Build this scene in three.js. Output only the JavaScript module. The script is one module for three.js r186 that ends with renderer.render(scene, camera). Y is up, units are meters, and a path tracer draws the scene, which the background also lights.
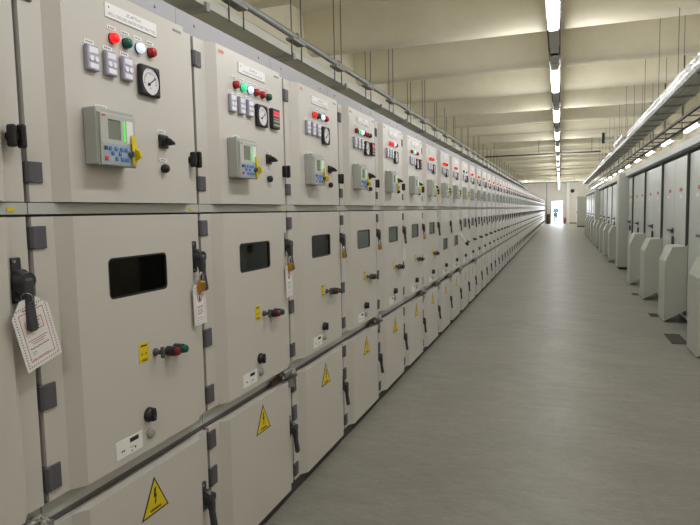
import * as THREE from 'three';
import { RoundedBoxGeometry } from 'three/addons/geometries/RoundedBoxGeometry.js';
import { mergeGeometries, toCreasedNormals } from 'three/addons/utils/BufferGeometryUtils.js';
import { RectAreaLightUniformsLib } from 'three/addons/lights/RectAreaLightUniformsLib.js';
import { MarchingCubes } from 'three/addons/objects/MarchingCubes.js';
import { Brush, Evaluator, SUBTRACTION } from 'three-bvh-csg';

// ---------------------------------------------------------------- camera, sky, exposure
const scene = new THREE.Scene();
const camera = new THREE.PerspectiveCamera(47.55, 700 / 525, 0.05, 300);
camera.rotation.order = 'YXZ';
camera.position.set(0, 1.5, 0);
camera.rotation.set(-0.0846, 0.3388, -0.0201);
scene.add(camera);
scene.background = new THREE.Color(0.86, 0.93, 1.0);
scene.backgroundIntensity = 16.0;                       // overcast daylight outside the far door
const renderer = new THREE.WebGLRenderer({ antialias: true });
renderer.toneMapping = THREE.LinearToneMapping;
renderer.toneMappingExposure = 1.12;
renderer.shadowMap.enabled = true;
RectAreaLightUniformsLib.init();
const LAMP_NITS = 24, LAMP_SIDE = 90;                  // fluorescent fittings: light from the bottom and from the two sides of the diffuser
const LAMP_GLOW = 5;                                   // what the eye sees of the diffuser
const LAMP_COLOR = 0xfbfcff;

// ---------------------------------------------------------------- helpers
let seed = 7;
const rnd = () => { seed = (seed * 1664525 + 1013904223) >>> 0; return seed / 4294967296; };
const used = new Map();
function numbered(n) { const k = used.get(n) ?? 0; used.set(n, k + 1); return k ? n + '_' + String(k).padStart(3, '0') : n; }
function tag(o, label, category, group, kind) {
  if (label) o.userData.label = label;
  if (category) o.userData.category = category;
  if (group) o.userData.group = group;
  if (kind) o.userData.kind = kind;
  return o;
}
function thing(name, label, category, pos = [0, 0, 0], group) {
  const o = new THREE.Group(); o.name = numbered(name); o.position.set(...pos); scene.add(o);
  return tag(o, label, category, group);
}
function flat(list) {
  const a = [].concat(list);
  if (a.length === 1) return a[0];
  return mergeGeometries(a.map((g) => { const h = g.index ? g.toNonIndexed() : g.clone(); for (const k of Object.keys(h.attributes)) if (!['position', 'normal', 'uv'].includes(k)) h.deleteAttribute(k); return h; }));
}
function put(name, geo, mat, parent = scene, label) {
  const m = new THREE.Mesh(flat(geo), mat);
  m.name = parent === scene ? numbered(name) : name; m.castShadow = m.receiveShadow = true;
  if (label) m.userData.label = label;
  parent.add(m); return m;
}
const struct = (name, geo, mat) => tag(put(name, geo, mat), null, null, null, 'structure');
// box in the frame (outward x, height y, depth s = -z)
const B = (x0, x1, y0, y1, s0, s1) => new THREE.BoxGeometry(x1 - x0, y1 - y0, s1 - s0).translate((x0 + x1) / 2, (y0 + y1) / 2, -(s0 + s1) / 2);
const RB = (x0, x1, y0, y1, s0, s1, r = 0.004, n = 2) => new RoundedBoxGeometry(x1 - x0, y1 - y0, s1 - s0, n, r).translate((x0 + x1) / 2, (y0 + y1) / 2, -(s0 + s1) / 2);
const CX = (r0, r1, x0, x1, y, s, n = 20) => new THREE.CylinderGeometry(r1, r0, x1 - x0, n).rotateZ(-Math.PI / 2).translate((x0 + x1) / 2, y, -s);
const CY = (r, y0, y1, x, s, n = 8) => new THREE.CylinderGeometry(r, r, y1 - y0, n).translate(x, (y0 + y1) / 2, -s);
const CZ = (r, s0, s1, x, y, n = 12) => new THREE.CylinderGeometry(r, r, s1 - s0, n).rotateX(Math.PI / 2).translate(x, y, -(s0 + s1) / 2);
// lathe about the x axis, profile [[radius, x], ...]
const LX = (prof, y, s, n = 24) => new THREE.LatheGeometry(prof.map(([r, x]) => new THREE.Vector2(Math.max(r, 1e-5), x)), n).rotateZ(-Math.PI / 2).translate(0, y, -s);
// profile [x, y] pushed along depth from s0 to s1
function EXs(pts, s0, s1, bevel = 0) {
  const g = new THREE.ExtrudeGeometry(new THREE.Shape(pts.map((p) => new THREE.Vector2(...p))), { depth: s1 - s0 - 2 * bevel, bevelEnabled: bevel > 0, bevelSize: bevel, bevelThickness: bevel, bevelSegments: 2, steps: 1, curveSegments: 6, bevelOffset: -bevel });
  return g.translate(0, 0, -s1 + bevel);
}
// profile [s, x] pushed up from y0 to y1
function EXy(pts, y0, y1) {
  const g = new THREE.ExtrudeGeometry(new THREE.Shape(pts.map(([s, x]) => new THREE.Vector2(x, s))), { depth: y1 - y0, bevelEnabled: false });
  return g.rotateX(-Math.PI / 2).translate(0, y0, 0);   // (x, s, d) -> (x, d, -s)
}
// outline [s, y] with thickness from x0 to x1
function EXx(pts, x0, x1, bevel = 0) {
  const g = new THREE.ExtrudeGeometry(new THREE.Shape(pts.map(([s, y]) => new THREE.Vector2(s, y))), { depth: x1 - x0 - 2 * bevel, bevelEnabled: bevel > 0, bevelSize: bevel, bevelThickness: bevel, bevelOffset: -bevel, bevelSegments: 2 });
  return g.rotateY(Math.PI / 2).translate(x0 + bevel, 0, 0);   // (s, y, d) -> (d, y, -s)
}
const SRGB = (h) => new THREE.Color(h);
const std = (color, roughness = 0.6, metalness = 0, extra = {}) => new THREE.MeshStandardMaterial({ color, roughness, metalness, ...extra });

// ---------------------------------------------------------------- textures
function valueNoise(w, h, cx, cy, r) {
  const g = new Float32Array(cx * cy); for (let i = 0; i < g.length; i++) g[i] = r();
  const o = new Float32Array(w * h), sm = (t) => t * t * (3 - 2 * t);
  for (let y = 0; y < h; y++) for (let x = 0; x < w; x++) {
    const fx = (x / w) * cx, fy = (y / h) * cy, ix = Math.floor(fx), iy = Math.floor(fy), tx = sm(fx - ix), ty = sm(fy - iy);
    const a = g[(iy % cy) * cx + (ix % cx)], b = g[(iy % cy) * cx + ((ix + 1) % cx)], c = g[((iy + 1) % cy) * cx + (ix % cx)], d = g[((iy + 1) % cy) * cx + ((ix + 1) % cx)];
    o[y * w + x] = (a + (b - a) * tx) * (1 - ty) + (c + (d - c) * tx) * ty;
  }
  return o;
}
function noiseMap(size, layers, lo, hi, repeat, srgb = true) {
  const acc = new Float32Array(size * size);
  for (const [cx, cy, k] of layers) { const n = valueNoise(size, size, cx, cy, rnd); for (let i = 0; i < acc.length; i++) acc[i] += (n[i] - 0.5) * k; }
  const d = new Uint8Array(size * size * 4);
  for (let i = 0; i < acc.length; i++) {
    const t = Math.min(1, Math.max(0, acc[i] + 0.5));
    for (let c = 0; c < 3; c++) d[i * 4 + c] = Math.round(lo[c] + (hi[c] - lo[c]) * t);
    d[i * 4 + 3] = 255;
  }
  const t = new THREE.DataTexture(d, size, size); t.wrapS = t.wrapT = THREE.RepeatWrapping; t.magFilter = THREE.LinearFilter; t.minFilter = THREE.LinearMipmapLinearFilter; t.generateMipmaps = true;
  if (srgb) t.colorSpace = THREE.SRGBColorSpace;
  t.repeat.set(...repeat); t.needsUpdate = true; return t;
}
function print(w, h, draw) {
  const c = document.createElement('canvas'); c.width = w; c.height = h; const g = c.getContext('2d');
  draw(g, w, h); const t = new THREE.CanvasTexture(c); t.colorSpace = THREE.SRGBColorSpace; t.anisotropy = 8; return t;
}

// ---------------------------------------------------------------- materials
const paint = std('#c8c3bc', 0.3);
const paintR = std('#c2c6bf', 0.28);
const ductPaint = std('#b9bbb0', 0.4);
const frameDark = std('#6b6666', 0.7);
const railGrey = std('#b6b7b3', 0.5, 0.05);
const topPlate = std('#a2a1a4', 0.55);
const plinthM = std('#3d3a3b', 0.7);
const hingeM = std('#57545c', 0.5);
const blackM = std('#1d1b20', 0.42);
const handleM = std('#35343a', 0.38);
const screwM = std('#b9b9b9', 0.3, 0.9);
const chrome = std('#a9a9b8', 0.28, 0.45), vpWhite = std('#eceaf6', 0.25);
const whiteM = std('#ecebe8', 0.5);
const greyRelay = std('#a9aca6', 0.5);
const greyRelayFace = std('#b5b7b1', 0.5);
const lcdM = std('#7d8273', 0.2);
const ledGreen = std('#3ae048', 0.3, 0, { emissive: SRGB('#30ff40'), emissiveIntensity: 0.7 });
const keyBlue = std('#4f7fc4', 0.5), keyRed = std('#d8433a', 0.5), keyDark = std('#3d3f42', 0.5);
const yellowM = std('#ddc414', 0.5);
const brass = std('#b98a32', 0.35, 0.75);
const copper = std('#4a2d22', 0.6, 0.2);
const foilM = std('#f4f3f1', 0.16, 0.3);
const foilDull = std('#85837d', 0.35, 0.4);
const galv = std('#a3a49f', 0.5, 0.3);
const galvDark = std('#5d5e5a', 0.55, 0.5);
const traySheet = std('#cdd0c9', 0.5, 0.05), traySide = std('#c6c6bd', 0.5, 0.1);
const pipeM = std('#9a9b99', 0.45, 0.3);
const lensRedLit = std('#ff2a2a', 0.25, 0, { emissive: SRGB('#ff1818'), emissiveIntensity: 0.65 });
const lensRed = std('#b0141f', 0.2), lensGreen = std('#0f5a45', 0.2);
const lensGreenLit = std('#50e8a8', 0.25, 0, { emissive: SRGB('#30d890'), emissiveIntensity: 0.6 });
const lensWhite = std('#e8efff', 0.2, 0, { emissive: SRGB('#cfe0ff'), emissiveIntensity: 0.65 });
const LENS = { R: lensRedLit, r: lensRed, g: lensGreen, G: lensGreenLit, w: lensWhite };
const dialM = std('#d9d6da', 0.3), needleM = std('#b82a2a', 0.5);
const lampGlow = std('#ffffff', 0.4, 0, { emissive: new THREE.Color(LAMP_COLOR), emissiveIntensity: LAMP_GLOW });
const smoked = new THREE.MeshPhysicalMaterial({ color: '#6e7472', roughness: 0.04, transmission: 1, thickness: 0, ior: 1.5 });
const smokedFar = std('#565e5a', 0.12);
const innerDark = std('#3c3f3f', 0.6), innerGrey = std('#7c837f', 0.5);
const concrete = std('#ffffff', 0.9, 0, { map: noiseMap(512, [[6, 6, 0.5], [24, 24, 0.3], [128, 128, 0.25]], [214, 207, 180], [226, 219, 196], [1, 1]) });
const wallM = std('#ffffff', 0.9, 0, { map: noiseMap(256, [[5, 5, 0.5], [60, 60, 0.3]], [214, 206, 180], [226, 219, 196], [1, 1]) });
const endWallM = std('#e4dad0', 0.85);
const floorMap = noiseMap(1024, [[14, 40, 0.3], [60, 160, 0.4], [300, 380, 0.4], [6, 6, 0.35]], [123, 121, 112], [147, 144, 135], [1, 1]);
const floorRough = noiseMap(512, [[10, 40, 0.5], [80, 200, 0.5]], [95, 95, 95], [132, 132, 132], [1, 1], false);
const floorM = std('#ffffff', 1, 0, { map: floorMap, roughnessMap: floorRough });
const outsideM = std('#b4b2ab', 0.9);

// ---------------------------------------------------------------- room shell
const XL = -3.48, XR = 4.0, ZN = 6.5, ZF = -60, YB = 3.8, YS = 4.34;
function uvScale(g, su, sv) { const u = g.attributes.uv; for (let i = 0; i < u.count; i++) u.setXY(i, u.getX(i) * su, u.getY(i) * sv); return g; }
function slab(x0, x1, y0, y1, z0, z1, per = 3) {          // box with uv in metres / per
  const w = x1 - x0, h = y1 - y0, d = z1 - z0, g = new THREE.BoxGeometry(w, h, d).translate((x0 + x1) / 2, (y0 + y1) / 2, (z0 + z1) / 2).toNonIndexed();
  const p = g.attributes.position, n = g.attributes.normal, u = g.attributes.uv;
  for (let i = 0; i < p.count; i++) {
    const X = p.getX(i), Y = p.getY(i), Z = p.getZ(i);
    if (Math.abs(n.getY(i)) > 0.5) u.setXY(i, X / per, Z / per); else if (Math.abs(n.getX(i)) > 0.5) u.setXY(i, Z / per, Y / per); else u.setXY(i, X / per, Y / per);
  }
  return g;
}
struct('floor', slab(XL - 0.2, XR + 0.2, -0.2, 0, ZF - 0.2, ZN + 0.2, 2.4), floorM);
struct('ceiling', slab(XL - 0.2, XR + 0.2, YS, YS + 0.2, ZF - 0.2, ZN + 0.2), concrete);
// high daylight windows in both side walls near the far end
const WZ0 = -57, WZ1 = -51.5, WY0 = 2.55, WY1 = 3.45;
const sideWall = (x0, x1) => [slab(x0, x1, 0, YS, WZ1, ZN + 0.2), slab(x0, x1, 0, YS, ZF - 0.2, WZ0), slab(x0, x1, 0, WY0, WZ0, WZ1), slab(x0, x1, WY1, YS, WZ0, WZ1)];
struct('wall_left', sideWall(XL - 0.2, XL), wallM);
struct('wall_right', sideWall(XR, XR + 0.2), wallM);
{
  const fm = std('#d9d9d4', 0.5), glass = new THREE.MeshPhysicalMaterial({ color: '#f4f8fa', roughness: 0.02, transmission: 1, thickness: 0 });
  [[XL - 0.12, 1], [XR + 0.06, 2]].forEach(([x, n]) => {
    const w = struct('window_' + n, [slab(x, x + 0.06, WY0, WY0 + 0.06, WZ0, WZ1), slab(x, x + 0.06, WY1 - 0.06, WY1, WZ0, WZ1), ...[0, 1, 2, 3, 4].map((k) => slab(x, x + 0.06, WY0 + 0.06, WY1 - 0.06, WZ0 + k * 1.36, WZ0 + k * 1.36 + 0.06))], fm);
    for (let k = 0; k < 4; k++) put('pane', slab(x + 0.025, x + 0.031, WY0 + 0.06, WY1 - 0.06, WZ0 + k * 1.36 + 0.06, WZ0 + (k + 1) * 1.36), glass, w);
  });
}
struct('wall_back', slab(XL, XR, 0, YS, ZN, ZN + 0.2), wallM);
const DX0 = -0.72, DX1 = 0.24, DH = 2.1;
struct('wall_end', [slab(XL, DX0, 0, YS, ZF - 0.2, ZF), slab(DX1, XR, 0, YS, ZF - 0.2, ZF), slab(DX0, DX1, DH, YS, ZF - 0.2, ZF)], endWallM);
{
  const fr = std('#dcdcd8', 0.5);
  struct('door_1', [slab(DX0 - 0.06, DX0, 0, DH + 0.06, ZF - 0.1, ZF + 0.05), slab(DX1, DX1 + 0.06, 0, DH + 0.06, ZF - 0.1, ZF + 0.05), slab(DX0, DX1, DH, DH + 0.06, ZF - 0.1, ZF + 0.05)], fr);
  struct('trim_1', slab(0.62, 0.86, 0, YS, ZF, ZF + 0.22), std('#f6f4ee', 0.8));
  struct('trim_2', slab(-1.2, -1.14, 0, YS, ZF, ZF + 0.08), std('#8e8b84', 0.7));
  struct('baseboard_end', slab(0.86, XR, 0, 0.09, ZF, ZF + 0.02), std('#77736b', 0.7));
}
struct('pavement', slab(-30, 30, -0.25, -0.02, -110, ZF - 0.2), outsideM);
const BS = 8.47, BP = 2.2, BW = 0.256;
// transverse concrete beams: tapered webs, soffit 20 cm wide
for (let k = -6; k < 32; k++) {
  const s1 = BS + BP * k; if (s1 > 59 || s1 < -5.5) continue;
  const half = [[0.07, 0], [0.11, 0.012], [0.15, 0.04], [0.19, 0.09], [0.225, 0.16], [0.255, 0.26], [0.28, 0.38], [0.3, YS - YB]], c = s1 - BW / 2;
  const prof = [...half.map(([d, y]) => [c + d, YB + y]), ...half.map(([d, y]) => [c - d, YB + y]).reverse()];
  const g0 = new THREE.ExtrudeGeometry(new THREE.Shape(prof.map(([s, y]) => new THREE.Vector2(s, y))), { depth: XR - XL, bevelEnabled: false }).rotateY(Math.PI / 2).translate(XL, 0, 0), g = toCreasedNormals(g0, 0.6);
  const u = g.attributes.uv, p = g.attributes.position; for (let i = 0; i < u.count; i++) u.setXY(i, p.getX(i) / 3, (p.getY(i) + p.getZ(i)) / 3 + k * 0.37);
  struct('beam_' + (k + 7), g, concrete);
}

// ---------------------------------------------------------------- left row: switchgear cubicles
// local frame of a cubicle: x outward from the raised door face, y up, s (= -z) along the aisle from the door crease
const SP = 0.8, XD = -1.309, S0 = 1.3456;
const doorProf = [[-0.115, -0.05], [0.667, -0.05], [0.667, -0.03], [0.612, -0.03], [0.577, 0], [0, 0], [-0.04, -0.03], [-0.115, -0.03]];
const G = {};
G.lvDoor = EXy(doorProf, 1.5442, 2.187);
G.cbDoorPlain = EXy(doorProf, 0.709, 1.504);
G.cableDoor = EXy(doorProf, 0.06, 0.634);
function roundRect(s0, s1, y0, y1, r, x0, x1) {
  const sh = new THREE.Shape(); sh.moveTo(s0 + r, y0); sh.lineTo(s1 - r, y0); sh.absarc(s1 - r, y0 + r, r, -Math.PI / 2, 0); sh.lineTo(s1, y1 - r); sh.absarc(s1 - r, y1 - r, r, 0, Math.PI / 2);
  sh.lineTo(s0 + r, y1); sh.absarc(s0 + r, y1 - r, r, Math.PI / 2, Math.PI); sh.lineTo(s0, y0 + r); sh.absarc(s0 + r, y0 + r, r, Math.PI, 1.5 * Math.PI);
  return new THREE.ExtrudeGeometry(sh, { depth: x1 - x0, bevelEnabled: false, curveSegments: 6 }).rotateY(Math.PI / 2).translate(x0, 0, 0);
}
const ev = new Evaluator(); ev.attributes = ['position', 'normal', 'uv']; ev.useGroups = false;
function cut(geo, hole) { const a = new Brush(geo), b = new Brush(hole); a.updateMatrixWorld(); b.updateMatrixWorld(); const r = ev.evaluate(a, b, SUBTRACTION).geometry; r.clearGroups?.(); return r; }
const WIN = [0.13, 0.42, 1.243, 1.372], WINLOW = [0.13, 0.42, 1.02, 1.16];
G.cbDoor = cut(G.cbDoorPlain, roundRect(...WIN, 0.018, -0.08, 0.02));
G.cbDoorLow = cut(G.cbDoorPlain, roundRect(...WINLOW, 0.018, -0.08, 0.02));
G.pane = roundRect(WIN[0] + 0.006, WIN[1] - 0.006, WIN[2] + 0.006, WIN[3] - 0.006, 0.013, -0.012, -0.007);
G.paneLow = roundRect(WINLOW[0] + 0.006, WINLOW[1] - 0.006, WINLOW[2] + 0.006, WINLOW[3] - 0.006, 0.013, -0.012, -0.007);
G.carcass = [B(-1.34, -0.26, 0.08, 2.19, -0.122, 0.672), B(-0.26, -0.056, 1.5, 1.548, -0.122, 0.672), B(-0.26, -0.056, 0.632, 0.712, -0.122, 0.672), B(-0.26, -0.056, 0.06, 0.085, -0.122, 0.672), B(-0.26, -0.056, 2.17, 2.19, -0.122, 0.672),
  B(-0.26, -0.058, 0.08, 2.19, -0.126, -0.11), B(-0.26, -0.058, 0.08, 2.19, 0.658, 0.674)];
G.plinth = B(-1.34, -0.03, 0, 0.058, -0.126, 0.674);
G.seamRail = [B(-0.056, -0.028, 1.511, 1.5415, -0.124, 0.672)];
G.lowRail = [B(-0.056, -0.0505, 0.652, 0.7, -0.124, 0.672)];
G.topPlate = [flat([B(-0.11, -0.096, 2.19, 2.3, -0.125, 0.673), CX(0.007, 0.006, -0.096, -0.092, 2.265, 0.0, 8), CX(0.007, 0.006, -0.096, -0.092, 2.265, 0.55, 8)])];
G.stick = B(-0.028, -0.0265, 1.519, 1.53, 0.61, 0.632);
function hingeGeo(y0, y1) { return [RB(-0.052, -0.024, y0, y1, -0.1255, -0.108, 0.004), RB(-0.032, -0.024, y0, y1, -0.118, -0.072, 0.002), CY(0.008, y0 + 0.003, y1 - 0.003, -0.026, -0.1158, 10)]; }
G.hinge = [[2.075, 2.135], [1.595, 1.652], [1.417, 1.479], [0.97, 1.042], [0.737, 0.809], [0.545, 0.619], [0.39, 0.468], [0.083, 0.153]].map(([a, b]) => flat(hingeGeo(a, b)));
// lever handle about its pivot height y
function leverPts(y) { return [[-0.018, 0.03], [0, 0.028], [0.014, 0.018], [0.022, 0.0], [0.024, -0.03], [0.022, -0.06], [0.028, -0.1], [0.032, -0.124], [0.026, -0.131], [0.013, -0.128], [0.008, -0.09], [0.004, -0.05], [-0.003, -0.034], [-0.018, -0.028]].map(([x, d]) => [x, y + d]); }
function handleGeo(y) { return [RB(-0.03, -0.017, y - 0.06, y + 0.06, 0.604, 0.634, 0.004), EXs(leverPts(y), 0.606, 0.634, 0.005), CX(0.024, 0.021, -0.018, 0.019, y, 0.623, 18)]; }
G.cbHandle = flat(handleGeo(1.34)); G.cableHandle = flat(handleGeo(0.378));
G.handleScrews = (y) => [CX(0.0045, 0.004, -0.018, -0.014, y + 0.05, 0.611, 8), CX(0.0045, 0.004, -0.018, -0.014, y - 0.05, 0.611, 8)];
G.cbScrews = G.handleScrews(1.34); G.cableScrews = G.handleScrews(0.378);
// wing latch of the upper door
G.latch = flat([CX(0.014, 0.014, -0.03, -0.006, 1.711, 0.634, 14), RB(-0.02, 0.006, 1.682, 1.74, 0.614, 0.63, 0.007, 3), RB(-0.012, 0.014, 1.68, 1.742, 0.637, 0.652, 0.007, 3), B(-0.012, 0.002, 1.703, 1.719, 0.62, 0.645)]);
// upper-door instruments
G.namePlate = RB(0.0, 0.003, 2.107, 2.151, 0.172, 0.418, 0.001, 1);
G.namePrint = new THREE.PlaneGeometry(0.24, 0.04).rotateY(Math.PI / 2).translate(0.0036, 2.129, -0.295);
G.logo = new THREE.PlaneGeometry(0.046, 0.021).rotateY(Math.PI / 2).translate(0.0008, 2.162, -0.037);
G.typePlate = RB(0, 0.0015, 2.158, 2.166, 0.515, 0.565, 0.0005, 1);
const lampS = (k) => 0.139 + 0.0605 * k;
G.lampBezel = (k) => LX([[0.0172, 0], [0.0172, 0.004], [0.0155, 0.006]], 2.048, lampS(k));
G.lampLens = (k) => LX([[0.0162, 0.0045], [0.016, 0.014], [0.013, 0.02], [0.007, 0.0225], [0.0, 0.0235]], 2.048, lampS(k));
const strip = (y, s, w = 0.04, h = 0.012) => flat([RB(0, 0.0018, y - h / 2, y + h / 2, s - w / 2, s + w / 2, 0.0006, 1)]);
const stripText = (y, s, w = 0.04, h = 0.012) => flat([0, 1, 2, 3].map((i) => B(0.0018, 0.0022, y - h * 0.18, y + h * 0.2, s - w * 0.36 + i * w * 0.19, s - w * 0.36 + i * w * 0.19 + w * 0.11)));
const vpS = [0.08, 0.156, 0.23];
G.vpis = vpS.map((s) => RB(0, 0.016, 1.929, 2.003, s - 0.002, s + 0.044, 0.004));
G.vpisFace = vpS.map((s) => flat([RB(0.0155, 0.0175, 1.978, 1.997, s + 0.003, s + 0.039, 0.001, 1), CX(0.009, 0.008, 0.0155, 0.019, 1.963, s + 0.011, 12), CX(0.009, 0.008, 0.0155, 0.019, 1.963, s + 0.031, 12), RB(0.0155, 0.0175, 1.935, 1.95, s + 0.004, s + 0.038, 0.001, 1)]));
G.meterFrame = cut(RB(0, 0.02, 1.898, 1.998, 0.307, 0.407, 0.008), CX(0.0445, 0.0465, 0.014, 0.03, 1.948, 0.358, 28));
G.meterDial = new THREE.CircleGeometry(0.045, 32).rotateY(Math.PI / 2).translate(0.0145, 1.948, -0.358);
G.meterNeedle = flat([new THREE.BoxGeometry(0.0015, 0.05, 0.003).translate(0, 0.018, 0).rotateX(-0.95).translate(0.0165, 1.937, -0.35), CX(0.005, 0.005, 0.0145, 0.018, 1.937, 0.35, 10)]);
G.digFrame = flat([RB(0, 0.02, 1.906, 2.0, 0.452, 0.53, 0.004)]);
G.digRed = flat([RB(0.02, 0.0215, 1.962, 1.976, 0.46, 0.522, 0.001, 1), RB(0.02, 0.0215, 1.978, 1.987, 0.46, 0.522, 0.001, 1)]);
G.digPale = flat([RB(0.02, 0.0213, 1.936, 1.944, 0.46, 0.522, 0.001, 1), RB(0.02, 0.0213, 1.918, 1.926, 0.46, 0.522, 0.001, 1), RB(0.02, 0.0213, 1.949, 1.954, 0.46, 0.522, 0.001, 1)]);
// protection relay: box, bezel, screen, keys
G.relayBox = flat([RB(0, 0.046, 1.654, 1.82, 0.06, 0.226, 0.005), RB(0.044, 0.05, 1.65, 1.806, 0.064, 0.222, 0.006)]);
G.relayBezel = cut(RB(0.05, 0.056, 1.652, 1.804, 0.067, 0.219, 0.003), RB(0.0525, 0.07, 1.728, 1.787, 0.098, 0.152, 0.002));
G.relayLcd = B(0.0518, 0.0528, 1.728, 1.787, 0.098, 0.152);
G.relayLed = flat(Array.from({ length: 9 }, (_, i) => B(0.056, 0.0575, 1.727 + i * 0.0068, 1.7315 + i * 0.0068, 0.163, 0.169)));
G.relayStrip = RB(0.056, 0.0572, 1.722, 1.79, 0.176, 0.205, 0.001, 1);
G.relayPad = RB(0.0558, 0.057, 1.657, 1.716, 0.072, 0.214, 0.001, 1);
const keyGeo = (s, y) => RB(0.057, 0.0605, y - 0.0055, y + 0.0055, s - 0.006, s + 0.006, 0.0015, 1);
const keysBlue = [[0.101, 1.702], [0.125, 1.702], [0.149, 1.702], [0.169, 1.702], [0.111, 1.688], [0.141, 1.688], [0.127, 1.672], [0.15, 1.672], [0.17, 1.672]];
G.keysBlue = keysBlue.map(([s, y]) => keyGeo(s, y)); G.keyRed = keyGeo(0.084, 1.672); G.keyDark = keyGeo(0.082, 1.702);
G.relayLogo = RB(0.056, 0.0568, 1.793, 1.7985, 0.074, 0.088, 0.0003, 1);
G.yellowTag = flat([EXx([[0.19, 1.66], [0.209, 1.66], [0.219, 1.685], [0.212, 1.72], [0.206, 1.746], [0.189, 1.748], [0.192, 1.7]], 0.061, 0.064), EXs([[0.062, 1.71], [0.08, 1.7], [0.083, 1.682], [0.062, 1.672]], 0.203, 0.212)]);
G.keyLock = flat([CX(0.009, 0.008, 0.056, 0.067, 1.69, 0.186, 14), B(0.067, 0.074, 1.682, 1.698, 0.184, 0.188)]);
// rotary switch and lock knob
G.switchPlate = RB(0, 0.01, 1.734, 1.779, 0.404, 0.45, 0.003);
G.switchLever = flat([CX(0.017, 0.014, 0.01, 0.022, 1.757, 0.427, 16), EXs([[0.018, 1.77], [0.03, 1.768], [0.05, 1.752], [0.05, 1.744], [0.03, 1.742], [0.018, 1.744]], 0.42, 0.434, 0.003)]);
G.lockKnob = LX([[0.013, 0], [0.015, 0.005], [0.0155, 0.014], [0.013, 0.02], [0.007, 0.023], [0, 0.0235]], 1.664, 0.424);
// breaker-door fittings
G.yellowPlate = RB(0, 0.0015, 1.012, 1.078, 0.25, 0.299, 0.0006, 1);
G.yellowMarks = flat([B(0.0015, 0.0019, 1.066, 1.071, 0.259, 0.289), B(0.0015, 0.0019, 1.036, 1.045, 0.262, 0.266), B(0.0015, 0.0019, 1.036, 1.045, 0.282, 0.286), B(0.0015, 0.0019, 1.021, 1.0235, 0.258, 0.29), B(0.0015, 0.0019, 1.0165, 1.019, 0.262, 0.29)]);
G.keySwitch = flat([LX([[0.013, 0], [0.013, 0.008], [0.008, 0.012], [0.008, 0.026]], 1.034, 0.332, 14), RB(0.026, 0.038, 1.015, 1.053, 0.326, 0.338, 0.003)]);
const btn = (s) => LX([[0.0175, 0], [0.0175, 0.034], [0.0145, 0.036], [0.0145, 0.03]], 1.022, s, 18);
G.btn1 = btn(0.402); G.btn2 = btn(0.446);
const cap = (s) => LX([[0.0145, 0.03], [0.0145, 0.046], [0.012, 0.05], [0, 0.051]], 1.022, s, 18);
G.cap1 = cap(0.402); G.cap2 = cap(0.446);
G.rotKnob = flat([LX([[0.025, 0], [0.025, 0.008], [0.022, 0.012], [0.017, 0.022], [0, 0.023]], 0.83, 0.283, 18), EXx([[0.276, 0.81], [0.29, 0.81], [0.293, 0.83], [0.29, 0.852], [0.276, 0.852], [0.273, 0.83]], 0.015, 0.028, 0.003)]);
G.keyCover = LX([[0.018, 0], [0.018, 0.006], [0.014, 0.01], [0, 0.011]], 0.765, 0.287, 18);
G.mimic = RB(0, 0.0015, 0.731, 0.79, 0.12, 0.246, 0.0006, 1);
G.mimicMarks = flat([B(0.0015, 0.002, 0.769, 0.783, 0.184, 0.226), B(0.0015, 0.002, 0.75, 0.756, 0.145, 0.15), B(0.0015, 0.002, 0.75, 0.756, 0.154, 0.158), B(0.0015, 0.002, 0.744, 0.75, 0.205, 0.212), B(0.0015, 0.002, 0.738, 0.742, 0.19, 0.195), B(0.0015, 0.0018, 0.752, 0.7535, 0.182, 0.203)]);
// warning triangle
const tri = (k0) => { const k = k0 * 1.05; return tri0(k); };
const tri0 = (k) => { const c = [0.294, 0.522]; return [[0.294, 0.602], [0.226, 0.48], [0.362, 0.48]].map(([s, y]) => [c[0] + (s - c[0]) * k, c[1] + (y - c[1]) * k]).reverse(); };
G.triBlack = EXx(tri(1).reverse(), 0, 0.0015); G.triYellow = EXx(tri(0.87).reverse(), 0.0015, 0.0022);
G.triBolt = flat([EXx([[0.29, 0.566], [0.301, 0.57], [0.296, 0.544], [0.303, 0.546], [0.297, 0.522], [0.3, 0.523], [0.293, 0.508], [0.29, 0.524], [0.293, 0.522], [0.295, 0.537], [0.287, 0.534]].reverse(), 0.0022, 0.0028)]);
G.triText = flat(Array.from({ length: 8 }, (_, i) => B(0.0022, 0.0027, 0.4905, 0.4985, 0.266 + i * 0.0072, 0.271 + i * 0.0072)));
G.seal = (w) => cut(roundRect(w[0], w[1], w[2], w[3], 0.018, -0.05, -0.001), roundRect(w[0] + 0.006, w[1] - 0.006, w[2] + 0.006, w[3] - 0.006, 0.013, -0.08, 0.02));
G.sealHigh = G.seal(WIN); G.sealLow = G.seal(WINLOW);
// what stands behind the window
G.innerBox = flat([B(-0.255, -0.16, 0.9, 1.47, 0.02, 0.27), B(-0.255, -0.13, 0.9, 1.47, 0.29, 0.5)]);
G.innerDial = CX(0.06, 0.055, -0.13, -0.1, 1.31, 0.39, 20); G.innerFlag = B(-0.13, -0.1, 1.24, 1.275, 0.3, 0.312);
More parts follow.
